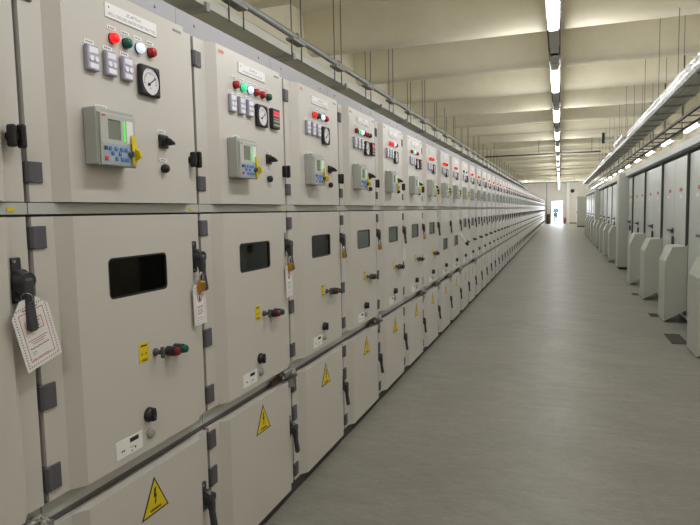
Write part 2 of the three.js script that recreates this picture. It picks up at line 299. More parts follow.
// merged small items for cubicles too far away to show them apart
const logoTex = print(128, 64, (g, w, h) => { g.fillStyle = '#c9c4b7'; g.fillRect(0, 0, w, h); g.fillStyle = '#d6202c'; g.font = 'bold 58px sans-serif'; g.textBaseline = 'middle'; g.textAlign = 'center'; g.fillText('ABB', w / 2, h / 2 + 2); });
const logoM = std('#ffffff', 0.5, 0, { map: logoTex });
const plateTexts = [['2C-4P7D-H', 'WELL COOLING WATER PUMP REACTOR'], ['2C-4P8D-H', 'COOLING WATER PUMP MOTOR']].map(([a, b]) => std('#ffffff', 0.5, 0, { map: print(768, 128, (g, w, h) => {
  g.fillStyle = '#e9e7e6'; g.fillRect(0, 0, w, h); g.fillStyle = '#55535a'; g.textAlign = 'center'; g.font = '46px sans-serif'; g.fillText(a, w / 2 + 20, 56); g.font = '40px sans-serif'; g.fillText(b, w / 2, 108, w - 20);
  g.beginPath(); g.arc(42, 34, 10, 0, 7); g.fill(); g.beginPath(); g.arc(w - 26, 106, 6, 0, 7); g.fill();
}) }));
const dialTex = print(256, 256, (g, w) => {
  g.fillStyle = '#dcd9dd'; g.fillRect(0, 0, w, w); g.strokeStyle = '#4a474d'; g.lineWidth = 4;
  g.beginPath(); g.arc(128, 140, 92, Math.PI * 0.95, Math.PI * 2.05); g.stroke();
  for (let i = 0; i <= 12; i++) { const a = Math.PI * (0.95 + 1.1 * i / 12); g.lineWidth = i % 3 ? 3 : 6; g.beginPath(); g.moveTo(128 + 92 * Math.cos(a), 140 + 92 * Math.sin(a)); g.lineTo(128 + (i % 3 ? 78 : 70) * Math.cos(a), 140 + (i % 3 ? 78 : 70) * Math.sin(a)); g.stroke(); }
  g.fillStyle = '#4a474d'; g.font = '34px sans-serif'; g.textAlign = 'center'; g.fillText('A', 128, 205);
});
const dialPrint = std('#ffffff', 0.28, 0, { map: dialTex });

function crumple(geo, amp, freq, sd) {
  const p = geo.attributes.position, n = geo.attributes.normal; let q = sd;
  const h = (a, b, c) => { const s = Math.sin(a * 127.1 + b * 311.7 + c * 74.7 + q * 13.7) * 43758.5453; return s - Math.floor(s); };
  for (let i = 0; i < p.count; i++) {
    const x = p.getX(i), y = p.getY(i), z = p.getZ(i), k = (h(Math.round(x * freq), Math.round(y * freq), Math.round(z * freq)) - 0.5) * 2 * amp;
    p.setXYZ(i, x + n.getX(i) * k, y + n.getY(i) * k, z + n.getZ(i) * k);
  }
  geo.computeVertexNormals(); return geo;
}
const wrapG = (() => { const a = crumple(new THREE.CylinderGeometry(0.021, 0.019, 0.11, 14, 10).rotateX(Math.PI / 2), 0.007, 90, 1).translate(0.005, 0.012, 0), b = crumple(new THREE.SphereGeometry(0.027, 14, 10), 0.007, 80, 2).translate(0.012, 0.0, -0.045), c = crumple(new THREE.CylinderGeometry(0.02, 0.024, 0.07, 12, 5), 0.006, 90, 3).translate(0.0, -0.035, -0.04); return [a, b, c]; })();
const WRAPPED = new Set([0, 2, 4, 6, 7, 8, 9, 11]);
const wrapBar = B(-0.016, -0.006, -0.018, 0.004, -0.15, -0.03);
const ORD0 = ['nearest', 'second', 'third', 'fourth', 'fifth', 'sixth', 'seventh', 'eighth', 'ninth', 'tenth', 'eleventh', 'twelfth', 'thirteenth', 'fourteenth', 'fifteenth', 'sixteenth', 'seventeenth', 'eighteenth', 'nineteenth', 'twentieth'];
const TENS = ['', '', 'twenty', 'thirty', 'forty', 'fifty', 'sixty', 'seventy'], ORD = [...ORD0];
for (let n = 21; n < 80; n++) ORD.push(n % 10 ? TENS[Math.floor(n / 10)] + '-' + ['', 'first', ...ORD0.slice(1, 9)][n % 10] : TENS[n / 10].replace(/y$/, 'ieth'));
// lamps by column 0..5 of each cubicle, digital meter or not, low window, hanging things
const CUB = {
  0: { lamps: '-Rgwr-' }, 1: { lamps: '-Rgwr-', note: 'four lamps, a round gauge and a red bordered tag at its edge' }, 2: { lamps: 'rGwrrg', dig: 1 }, 3: { lamps: '-Rgwr-' }, 4: { lamps: 'rGwrrg', dig: 1 }, 5: { lamps: '-RRwr-' },
  6: { lamps: 'rGwrr-', dig: 1 }, 7: { lamps: '-RRr--' }, 8: { lamps: '-RRrr-', low: 1 }, 9: { lamps: '-RRr--', low: 1 }, 10: { lamps: 'rGwrg-', dig: 1 }, 11: { lamps: '-RR---' }, 12: { lamps: '-RRr--' },
};
const cubS = [];
{ let s = S0 - SP; for (let i = 0; i < 88; i++) { cubS.push(s); s += (i === 8 || i === 9) ? SP : SP; } }
function cubicleLabel(i, c) {
  if (i === 0) return 'grey switchgear cubicle cut off by the left edge of the photo';
  if (i === 1) return 'nearest whole grey switchgear cubicle, with four lamps above a dark window';
  if (i === 2) return 'grey switchgear cubicle with six lamps and red digital meter, second whole one';
  const n = i < 57 ? ORD[i - 1] : ORD[i - 2];
  return `grey switchgear cubicle ${i > 20 ? '' : c.low ? 'with window set low' : c.dig ? 'with two square meters' : 'with one round gauge'}, ${n} whole one of left row`.replace(' ,', ',');
}
function makeCubicle(i) {
  const c = CUB[i] ?? { lamps: i < 20 ? ['-RRr--', 'rGwr--', '-RR---', '-Rgr--'][i % 4] : ['-rgr--', 'rgwr--', '-rr---', '-rgr--'][i % 4], dig: i % 3 === 1 };
  const near = i <= 9, mid = i <= 19;
  const t = thing('switchgear_cubicle', cubicleLabel(i, c), 'cabinet', [XD, 0, -cubS[i]], 'switchgear cubicles of the left row');
  put('carcass', G.carcassM ??= flat(G.carcass), frameDark, t);
  put('plinth', G.plinth, plinthM, t, 'dark plinth');
  put('trunking_strip', G.seamM ??= flat(G.seamRail), railGrey, t);
  put('trunking_strip', G.lowM ??= flat(G.lowRail), railGrey, t);
  put('top_plate', G.topPlate[0], topPlate, t);
  if (i < 4) put('sticker', G.stick, yellowM, t, 'small yellow sticker');
  const lv = put('instrument_door', G.lvDoor, paint, t);
  const cb = put('breaker_door', c.low ? G.cbDoorLow : G.cbDoor, paint, t);
  const ca = put('cable_door', G.cableDoor, paint, t);
  if (mid) {
    for (const k of [0, 1]) put('hinge', G.hinge[k], hingeM, lv);
    for (const k of [2, 3, 4]) put('hinge', G.hinge[k], hingeM, cb);
    for (const k of [5, 6, 7]) put('hinge', G.hinge[k], hingeM, ca);
  }
  put('latch', G.latch, blackM, lv); put('handle', G.cbHandle, handleM, cb); put('handle', G.cableHandle, handleM, ca);
  if (i < 5) { for (const g of G.cbScrews) put('screw', g, screwM, cb); for (const g of G.cableScrews) put('screw', g, screwM, ca); }
  put('window_pane', c.low ? G.paneLow : G.pane, i < 4 ? smoked : smokedFar, cb);
  put('window_seal', c.low ? G.sealLow : G.sealHigh, blackM, cb);
  if (i < 4) { const b = put('breaker_front', G.innerBox, innerDark, t); put('breaker_dial', G.innerDial, innerGrey, b); put('breaker_flag', G.innerFlag, whiteM, b); }
  // upper door
  const np = put('name_plate', G.namePlate, whiteM, t); if (mid) put('lettering', G.namePrint, plateTexts[i % 2 ? 0 : 1], np);
  if (i > 1 && mid) put('maker_mark', G.logo, logoM, t, 'red lettering in the door corner');
  if (near) put('type_plate', G.typePlate, std.tp ??= std('#8f8b84', 0.5), t);
  [...c.lamps].forEach((ch, k) => {
    if (ch === '-') return;
    const l = put('indicator_lamp', G['bez' + k] ??= G.lampBezel(k), blackM, t); put('lens', G['lens' + k] ??= G.lampLens(k), LENS[ch], l);
    if (near) { const p = put('lamp_label', G['ls' + k] ??= strip(2.079, lampS(k) - 0.002), whiteM, t); if (i < 5) put('lettering', G['lt' + k] ??= stripText(2.079, lampS(k) - 0.002), hingeM, p); }
  });
  for (let k = 0; k < 3; k++) {
    const v = put('voltage_indicator', G.vpis[k], chrome, t); if (mid) put('indicator_face', G.vpisFace[k], vpWhite, v);
    if (near) { const p = put('indicator_label', G['vs' + k] ??= strip(2.013, vpS[k] + 0.02), whiteM, t); if (i < 5) put('lettering', G['vt' + k] ??= stripText(2.013, vpS[k] + 0.02), hingeM, p); }
  }
  const m = put('gauge', G.meterFrame, blackM, t); put('dial', G.meterDial, mid ? dialPrint : dialM, m); if (mid) put('needle', G.meterNeedle, blackM, m);
  if (c.dig) { const d = put('digital_meter', G.digFrame, blackM, t); put('red_display', G.digRed, G.mRed ??= std('#d2243c', 0.3, 0, { emissive: SRGB('#e01838'), emissiveIntensity: 0.35 }), d); put('pale_row', G.digPale, G.mPale ??= std('#a39a83', 0.5), d); }
  const r = put('protection_relay', G.relayBox, greyRelay, t);
  put('bezel', G.relayBezel, greyRelayFace, r);
  put('screen', G.relayLcd, lcdM, r); put('lamp_column', G.relayLed, ledGreen, r); put('label_strip', G.relayStrip, whiteM, r); put('keypad', G.relayPad, G.mPad ??= std('#9fabb9', 0.5), r);
  if (i < 5) { G.keysBlue.forEach((g) => put('key', g, keyBlue, r)); put('key', G.keyRed, keyRed, r, 'red key'); put('key', G.keyDark, keyDark, r, 'dark key'); put('maker_mark', G.relayLogo, keyRed, r); put('key_lock', G.keyLock, std.kl ??= std('#5f6d78', 0.4, 0.3), r); }
  if (i < 11) put('key_tag', G.yellowTag, yellowM, r, 'yellow tag on the relay');
  if (near) { const p = put('relay_label', G.rl ??= strip(1.83, 0.135, 0.05), whiteM, t); if (i < 5) put('lettering', G.rlt ??= stripText(1.83, 0.135, 0.05), hingeM, p); }
  const sw = put('rotary_switch', G.switchPlate, blackM, t); put('lever', G.switchLever, blackM, sw);
  put('lock_knob', G.lockKnob, blackM, t);
  if (near) for (const [y, s] of [[1.79, 0.422], [1.694, 0.425]]) { const p = put('switch_label', G['sl' + y] ??= strip(y, s), whiteM, t); if (i < 5) put('lettering', G['st' + y] ??= stripText(y, s), hingeM, p); }
  // breaker door fittings
  if (i < 8) { const y = put('yellow_plate', G.yellowPlate, yellowM, t, 'yellow printed plate'); if (i < 7) put('lettering', G.yellowMarks, blackM, y); }
  if (mid) {
    let b; if (!c.low) { put('key_switch', G.keySwitch, galvDark, t);
    b = put('push_button', G.btn1, blackM, t); put('button_cap', G.cap1, G.mDeep ??= std('#6e141b', 0.25), b, 'red cap');
    b = put('push_button', G.btn2, blackM, t); put('button_cap', G.cap2, G.mTeal ??= std('#0e5a4c', 0.25), b, 'green cap'); }
    const l = put('breaker_label', G.mimic, whiteM, t); if (near) put('lettering', G.mimicMarks, blackM, l);
    put('key_cover', G.keyCover, galv, t);
  } else put('push_button', G.btn1, blackM, t);
  put('rotary_knob', G.rotKnob, blackM, t);
  if (i < 14) { const w = put('warning_sign', G.triBlack, blackM, t, 'yellow and black high voltage warning triangle'); put('yellow_field', G.triYellow, yellowM, w); put('bolt_symbol', G.triBolt, blackM, w); if (i < 6) put('lettering', G.triText, blackM, w); }
  if (WRAPPED.has(i)) { const w = put('wrapped_cable_joint', G.wrap ??= flat(wrapG).translate(-0.018, 0.668, -0.588), foilDull, t, 'crumpled foil wrapped joint'); put('copper_bar', G.wbar ??= wrapBar.translate(-0.018, 0.668, -0.588), copper, w); }
  return t;
}
const GAPS = new Set([57]);
for (let i = 0; i < 72; i++) if (!GAPS.has(i)) makeCubicle(i);

// ---------------------------------------------------------------- padlocks, tags, wrapped joints
const place = (i, s) => -(cubS[i] + s);
function padlock(i, label, s = 0.598) {
  const t = thing('padlock', label, 'padlock', [XD, 1.235, place(i, s)], 'padlocks on the breaker handles');
  put('body', RB(0.012, 0.03, -0.026, 0.014, -0.017, 0.017, 0.004), brass, t);
  const c = new THREE.CatmullRomCurve3([[0, 0.012, 0.01], [0, 0.035, 0.01], [0, 0.047, 0], [0, 0.035, -0.01], [0, 0.012, -0.01]].map((p) => new THREE.Vector3(p[0] + 0.021, p[1], p[2])));
  put('shackle', new THREE.TubeGeometry(c, 16, 0.0034, 8), screwM, t);
}
padlock(1, 'brass padlock on the nearest black handle, above the white tag with a red symbol');
padlock(2, 'brass padlock on the handle between the second and third dark windows, above a long tag');
padlock(3, 'brass padlock on the handle right of the third dark window, no tag below');
padlock(4, 'brass padlock on the handle right of the fourth dark window');
padlock(6, 'brass padlock on the handle right of the sixth dark window');
const tagTexA = print(512, 800, (g, w, h) => {
  g.fillStyle = '#e9e3e2'; g.fillRect(0, 0, w, h); g.strokeStyle = '#8f8f8a'; g.lineWidth = 22; g.setLineDash([14, 18]); g.strokeRect(38, 90, w - 76, h - 130); g.setLineDash([]);
  g.strokeStyle = '#a9443e'; g.lineWidth = 8; g.strokeRect(86, 150, w - 172, h - 240); g.strokeRect(140, 250, w - 280, 130);
  g.fillStyle = '#a9443e'; g.fillRect(150, 110, 210, 14);
  for (const [y, x, l] of [[280, 165, 180], [310, 165, 150], [340, 165, 170]]) { g.fillStyle = '#6b6668'; g.fillRect(x, y, l, 9); }
  for (const [y, x, l] of [[470, 120, 270], [495, 150, 210], [520, 170, 160]]) { g.fillStyle = '#a86a64'; g.fillRect(x, y, l, 9); }
  g.fillStyle = '#4b4a50'; for (let i = 0; i < 9; i++) g.fillRect(120 + i * 30, 560 + (i % 2) * 4, 22, 15);
  g.fillStyle = '#8b8688'; g.fillRect(130, 610, 60, 8); g.fillRect(130, 635, 45, 8); g.fillStyle = '#b2504a'; for (const x of [105, 180, 240, 300]) g.fillRect(x, 690, 55, 9);
});
const tagTexB = print(512, 800, (g, w, h) => {
  g.fillStyle = '#e9e6e6'; g.fillRect(0, 0, w, h); g.strokeStyle = '#9b9a9a'; g.lineWidth = 20; g.setLineDash([14, 18]); g.strokeRect(36, 60, w - 72, h - 100); g.setLineDash([]);
  g.strokeStyle = '#a9443e'; g.lineWidth = 7; g.strokeRect(86, 120, w - 172, h - 210);
  g.strokeStyle = '#c02828'; g.lineWidth = 26; g.beginPath(); g.arc(w / 2, 260, 85, 0, 7); g.stroke(); g.fillStyle = '#2c2a2c'; g.beginPath(); g.moveTo(256, 195); g.lineTo(300, 320); g.lineTo(215, 320); g.fill();
  for (const [y, x, l] of [[430, 130, 250], [455, 130, 250], [500, 140, 220], [530, 150, 210], [560, 130, 250], [590, 140, 200]]) { g.fillStyle = '#6b6668'; g.fillRect(x, y, l, 10); }
  g.fillStyle = '#a9443e'; g.fillRect(130, 660, 240, 10);
});
function tagCard(name, label, pos, w, h, clip, tilt, tex, turn = 0) {
  const t = thing(name, label, 'tag', pos);
  const pts = [[-w / 2, 0], [w / 2, 0], [w / 2, h - clip], [w / 2 - clip, h], [-w / 2 + clip, h], [-w / 2, h - clip]].map(([x, y]) => [x, y - h + 0.012]);
  const g = EXx(pts, -0.0006, 0.0006), u = g.attributes.uv, p = g.attributes.position;
  for (let i = 0; i < u.count; i++) u.setXY(i, 0.5 - p.getZ(i) / w, (p.getY(i) + h - 0.012) / h);
  put('card', g, std('#ffffff', 0.45, 0, { map: tex }), t);
  put('eyelet', new THREE.TorusGeometry(0.005, 0.0016, 8, 16).rotateY(Math.PI / 2), screwM, t);
  put('wire_loop', new THREE.TorusGeometry(0.014, 0.0012, 6, 20).rotateY(0.5).translate(0.003, 0.013, 0), screwM, t);
  t.rotation.x = tilt; t.rotation.y = turn;
}
tagCard('lockout_tag', 'white tag with red printed frames hanging askew on the handle at the left edge', [XD + 0.017, 1.283, -1.16], 0.117, 0.185, 0.035, 0.26, tagTexA);
tagCard('lockout_tag', 'white tag with a round red symbol hanging under the brass padlock', [XD + 0.012, 1.225, place(1, 0.594)], 0.082, 0.155, 0.012, 0.03, tagTexB);
tagCard('lockout_tag', 'narrow pale tag hanging under the padlock between second and third windows', [XD + 0.012, 1.225, place(2, 0.594)], 0.07, 0.16, 0.01, 0.05, tagTexB);
tagCard('lockout_tag', 'pale tag hanging from the handle right of the fifth dark window', [XD + 0.012, 1.225, place(5, 0.594)], 0.06, 0.17, 0.01, 0.03, tagTexB);
{
  const t = thing('marker_rod', 'thin white rod with black end sticking out from a door, middle of the left row', 'rod', [XD + 0.005, 1.19, place(9, 0.52)]);
  put('rod', [new THREE.CylinderGeometry(0.011, 0.011, 0.17, 10).translate(0, -0.085, 0)], whiteM, t); put('cap', [new THREE.CylinderGeometry(0.02, 0.02, 0.05, 10).translate(0, -0.19, 0)], blackM, t);
  t.rotation.z = 0.6;
}
// end post at the break of the left row
{ const t = thing('row_end_post', 'dark narrow post standing at the far break in the left cubicle row', 'post', [XD, 0, place(57, 0.2)]); put('post', B(-0.12, -0.04, 0, 2.2, -0.1, 0.02), plinthM, t); put('foot', B(-0.16, 0.0, 0, 0.04, -0.14, 0.06), plinthM, t); }

// ---------------------------------------------------------------- left cable tray, conduit and hangers
{
  const X = -2.67, Y = 3.13, s0 = 0.5, s1 = 58.5;
  const t = thing('cable_tray', 'grey sheet cable tray with round conduit on thin rods above the left switchgear row', 'cable tray', [0, Y, 0]);
  put('tray_sheet', B(-3.1, X - 0.004, 0.02, 0.026, s0, s1), traySheet, t);
  put('tray_side', [B(X - 0.006, X, 0.02, 0.11, s0, s1), B(X - 0.03, X, 0.106, 0.111, s0, s1)], traySide, t);
  for (let s = 4.25 - 1.64 * 2; s < 57; s += 1.64) put('bracket_arm', [RB(-3.1, X + 0.02, -0.02, 0.02, s - 0.02, s + 0.02, 0.004, 1), RB(X + 0.0, X + 0.026, -0.022, 0.05, s - 0.026, s + 0.026, 0.006, 1)], galv, t);
  for (const [r, x, y] of [[0.018, -2.76, 0.044], [0.022, -2.83, 0.048], [0.03, -2.92, 0.056]]) put('cable', CZ(r, s0, s1, x, y, 8), pipeM, t);
  put('conduit_rail', CZ(0.034, s0, s1, X, 0.235, 14), pipeM, t);
  for (let s = 4.72 - 1.265 * 3, j = 0; s < 50; s += 1.265, j++) {
    put('clamp', [RB(X - 0.05, X + 0.045, 0.17, 0.2, s - 0.15, s + 0.15, 0.006, 1), RB(X - 0.04, X + 0.04, 0.198, 0.275, s - 0.02, s + 0.02, 0.004, 1)], galv, t);
    for (const d of [-0.125, 0.125]) put('hanger_rod', CY(0.006, 0.0, (beamAt(s + d) ? YB : YS) - Y, X + 0.008, s + d, 6), galvDark, t);
  }
}
function beamAt(s) { const d = ((s - BS) % BP + BP) % BP; return d > BP - BW; }

// ---------------------------------------------------------------- ceiling lights
const lampBody = RB(-0.05, 0.05, 0.05, 0.085, -0.76, 0.76, 0.008);
const lampDiff = RB(-0.05, 0.05, 0.0, 0.052, -0.74, 0.74, 0.024, 4);
const lampCap = [RB(-0.046, 0.046, 0.006, 0.055, -0.755, -0.735, 0.01), RB(-0.046, 0.046, 0.006, 0.055, 0.735, 0.755, 0.01)].map((g) => g);
const capM = std('#d9d8d2', 0.5);
function lightFitting(x, y, s, label, group, k = 1) {
  const t = thing('fluorescent_light', label, 'light', [x, y, -s], group);
  put('housing', lampBody, capM, t); put('diffuser', lampDiff, lampGlow, t); put('end_cap', lampCap[0], capM, t); put('end_cap', lampCap[1], capM, t);
  const l = new THREE.RectAreaLight(LAMP_COLOR, LAMP_NITS * k, 0.1, 1.46); l.name = 'fluorescent_tube_light'; l.position.set(0, -0.004, 0); l.rotation.x = -Math.PI / 2; t.add(l);
  for (const d of [-1, 1]) { const b = new THREE.RectAreaLight(LAMP_COLOR, LAMP_SIDE * k, 1.46, 0.045); b.name = 'fluorescent_tube_light'; b.position.set(0.055 * d, 0.028, 0); b.quaternion.setFromRotationMatrix(new THREE.Matrix4().lookAt(new THREE.Vector3(0, 0, 0), new THREE.Vector3(d, 0.16, 0), new THREE.Vector3(0, 1, 0))); t.add(b); }
}
const PIT = 3.18;
for (let k = -3; k < 17; k++) {
  const s = 5.3 + PIT * k;
  const lab = k < 0 ? `white fluorescent light over the aisle, ${ORD[-1 - k]} one above the top edge of the photo` : `glowing fluorescent light hung over the aisle, ${ORD[k]} of those in view`;
  lightFitting(-0.07, 3.14, s, lab, 'lights over the aisle');
}
for (let k = -1; k < 17; k++) {
  const s = 5.3 + PIT * k;
  const lab = k < 4 ? (k < 3 ? `fluorescent light above the right cabinets, ${ORD[2 - k]} one outside the right edge of the photo` : 'glowing light above the right cabinets cut by the right edge of the photo') : `glowing fluorescent light above the right cabinets, ${ORD[k - 4]} fully in view`;
  lightFitting(2.7, 3.14, s, lab, 'lights above the right cabinets', 0.3);
}
const trunkM = std('#cfcfca', 0.55, 0.0);
for (const [x, w, name] of [[-0.07, 0.045, 'over the aisle'], [2.7, 0.045, 'above the right cabinets']]) {
  const t = thing('lighting_trunking', `grey lighting trunking carrying the row of lights ${name}`, 'trunking', [x, 3.226, 0]);
  put('channel', [B(-w, w, 0, 0.06, -5.8, 56.5)], trunkM, t);
  for (let k = -3; k < 17; k++) { const q = 5.3 + PIT * k + 0.9; put('hanger_rod', CY(0.005, 0.05, (beamAt(q) ? YB : YS) - 3.226, 0, q, 6), galv, t); }
  put('cable', [CZ(0.008, -5.8, 56.5, -w - 0.012, 0.02, 6), CZ(0.008, -5.8, 56.5, w + 0.012, 0.02, 6)], galvDark, t);
  for (let k = -3; k < 16; k++) put('coupling', [B(-w - 0.014, w + 0.014, 0, 0.075, 5.3 + PIT * (k + 0.5) + 0.35, 5.3 + PIT * (k + 0.5) + 0.45)], galvDark, t);
}

// ---------------------------------------------------------------- right row: tall double-door cabinets with sloped cable covers
const XC = 1.528;
const redM = std('#b9655c', 0.5), lockM = std('#43443f', 0.5), seamDark = std('#4a4f4a', 0.6);
function makeUnit(s0, w, label, group, coverAt, far) {
  const t = thing('drive_cabinet', label, 'cabinet', [XC, 0, -s0], group);
  put('carcass', [B(0.03, 1.1, 0.1, 2.19, 0.004, w - 0.004)], seamDark, t);
  put('plinth', B(0.06, 1.1, 0, 0.1, 0.004, w - 0.004), plinthM, t);
  put('base_trim', RB(0.0, 0.06, 0.05, 0.105, 0.004, w - 0.004, 0.004, 1), paintR, t);
  put('fascia', [RB(-0.085, 0.1, 2.19, 2.285, 0.002, w - 0.002, 0.006, 1)], topFascia, t);
  put('divider_post', RB(far ? -0.015 : -0.028, 0.03, 0.1, 2.16, 0.0, 0.03, 0.004, 1), seamDark, t);
  const dw = (w - 0.07) / 2;
  for (const k of [0, 1]) {
    const a = 0.033 + k * (dw + 0.006), d = put('door', RB(0.0, 0.03, 0.115, 2.14, a, a + dw, 0.006), paintR, t);
    if (!far) {
      put('door_mark', RB(-0.002, 0.0005, 1.685, 1.732, a + dw * (k ? 0.3 : 0.42), a + dw * (k ? 0.3 : 0.42) + 0.2, 0.0006, 1), redM, d, 'red printed plate');
      put('door_label', RB(-0.0016, 0.0005, 1.6, 1.64, a + dw * 0.45, a + dw * 0.45 + 0.14, 0.0005, 1), whiteM, d);
    }
    if (k) {
      put('handle', [RB(-0.05, 0.002, 1.135, 1.165, a + 0.0, a + 0.3, 0.01), RB(-0.012, 0.002, 1.11, 1.185, a + 0.02, a + 0.12, 0.004)], lockM, d);
      put('lock', [RB(-0.03, 0.002, 0.955, 1.06, a - 0.05, a + 0.0, 0.006), RB(-0.018, 0.002, 0.95, 1.07, a + 0.03, a + 0.09, 0.004)], lockM, d);
    }
  }
  if (coverAt != null) {
    const c = put('cable_cover', EXs([[-0.25, 0.015], [-0.25, 0.79], [-0.17, 0.975], [-0.02, 0.985], [0.0, 0.965], [0.0, 0.165]].reverse(), coverAt, coverAt + 0.5, 0.006), ductPaint, t);
    put('cover_flange', [B(-0.012, 0.0, 0.16, 1.0, coverAt - 0.014, coverAt), B(-0.012, 0.0, 0.16, 1.0, coverAt + 0.5, coverAt + 0.514)], ductPaint, c);
  }
  return t;
}
const topFascia = std('#b4b7b2', 0.45);
const W = 1.992;
makeUnit(8.488 - W, W, 'pale double door cabinet cut off by the right edge of the photo', 'tall cabinets of the right row', 0.02);
const near4 = ['nearest whole one in view', 'second whole one in view', 'third whole one in view'];
for (let k = 0; k < 3; k++) makeUnit(8.488 + W * k, W, `tall pale double door cabinet with sloped cable cover, ${near4[k]}`, 'tall cabinets of the right row', k === 0 ? -0.005 : -0.005);
makeUnit(8.488 + W * 3, 15.9 - 0.45 - 8.488 - W * 3 + 0.0, 'narrow pale cabinet right before the projecting grey end panel', 'tall cabinets of the right row', null, 0);
function finCabinet(s, label, x0 = 1.33, d = 0.3) {
  const t = thing('end_cabinet', label, 'cabinet', [0, 0, -s]);
  put('body', RB(x0, XC + 1.1, 0.06, 2.285, 0, d, 0.006), ductPaint, t); put('plinth', B(x0 + 0.03, XC + 1.1, 0, 0.06, 0.02, d - 0.02), plinthM, t); put('side_panel', RB(x0 + 0.02, XC + 0.9, 0.1, 2.25, -0.006, 0.001, 0.002, 1), ductPaint, t);
  put('door', RB(x0 - 0.012, x0 + 0.001, 0.1, 2.25, 0.02, d - 0.02, 0.003, 1), ductPaint, t);
}
finCabinet(15.5, 'flat grey end panel of a cabinet projecting into the aisle midway along the right row', 1.33, 0.55);
for (let k = 0; k < 5; k++) makeUnit(16.1 + 2 * k, 2, `pale glossy cabinet behind the projecting grey panel, ${ORD[k]} of that group on the right`, 'middle cabinets of the right row', 1.48, true);
finCabinet(26.112, 'smaller grey end panel projecting from the right row, behind the larger one', 1.36);
for (let k = 0; k < 6; k++) makeUnit(26.45 + 2.02 * k, 2.02, `small pale cabinet far down the right row, ${ORD[k].replace('nearest', 'first')} beyond the smaller end panel`, 'far cabinets of the right row', k < 4 ? 1.4 : null, true);
{
  const t = thing('freestanding_cabinet', 'tall grey cabinet standing across the far end of the right row near the end wall', 'cabinet', [1.27, 0, -48.9]);
  put('body', RB(0, 0.77, 0.08, 2.33, 0, 0.6, 0.01), ductPaint, t); put('plinth', B(0.02, 0.75, 0, 0.08, 0.02, 0.58), plinthM, t); put('door', RB(-0.02, 0.001, 0.12, 2.28, 0.03, 0.57, 0.004), paintR, t); put('handle', RB(-0.05, -0.018, 1.05, 1.2, 0.1, 0.13, 0.005), lockM, t);
}
// dark floor plates beside the covers
[[1.165, 1.33, 7.18, 7.72, 'nearest'], [1.18, 1.29, 8.9, 9.16, 'second'], [1.18, 1.28, 11.0, 11.25, 'third']].forEach(([x0, x1, s0, s1, n]) => {
  const t = thing('floor_plate', `dark brown floor plate beside the right cable covers, ${n} of three`, 'floor plate', [(x0 + x1) / 2, 0, -(s0 + s1) / 2]);
  const w = (x1 - x0) / 2, d = (s1 - s0) / 2; put('plate', RB(-w, w, 0, 0.006, -d, d, 0.002, 1), std('#3a332f', 0.7), t); put('screw', [[-1, -1], [1, -1], [-1, 1], [1, 1]].map(([a, b]) => CY(0.008, 0.005, 0.008, a * (w - 0.025), b * (d - 0.025), 8)), galvDark, t);
});

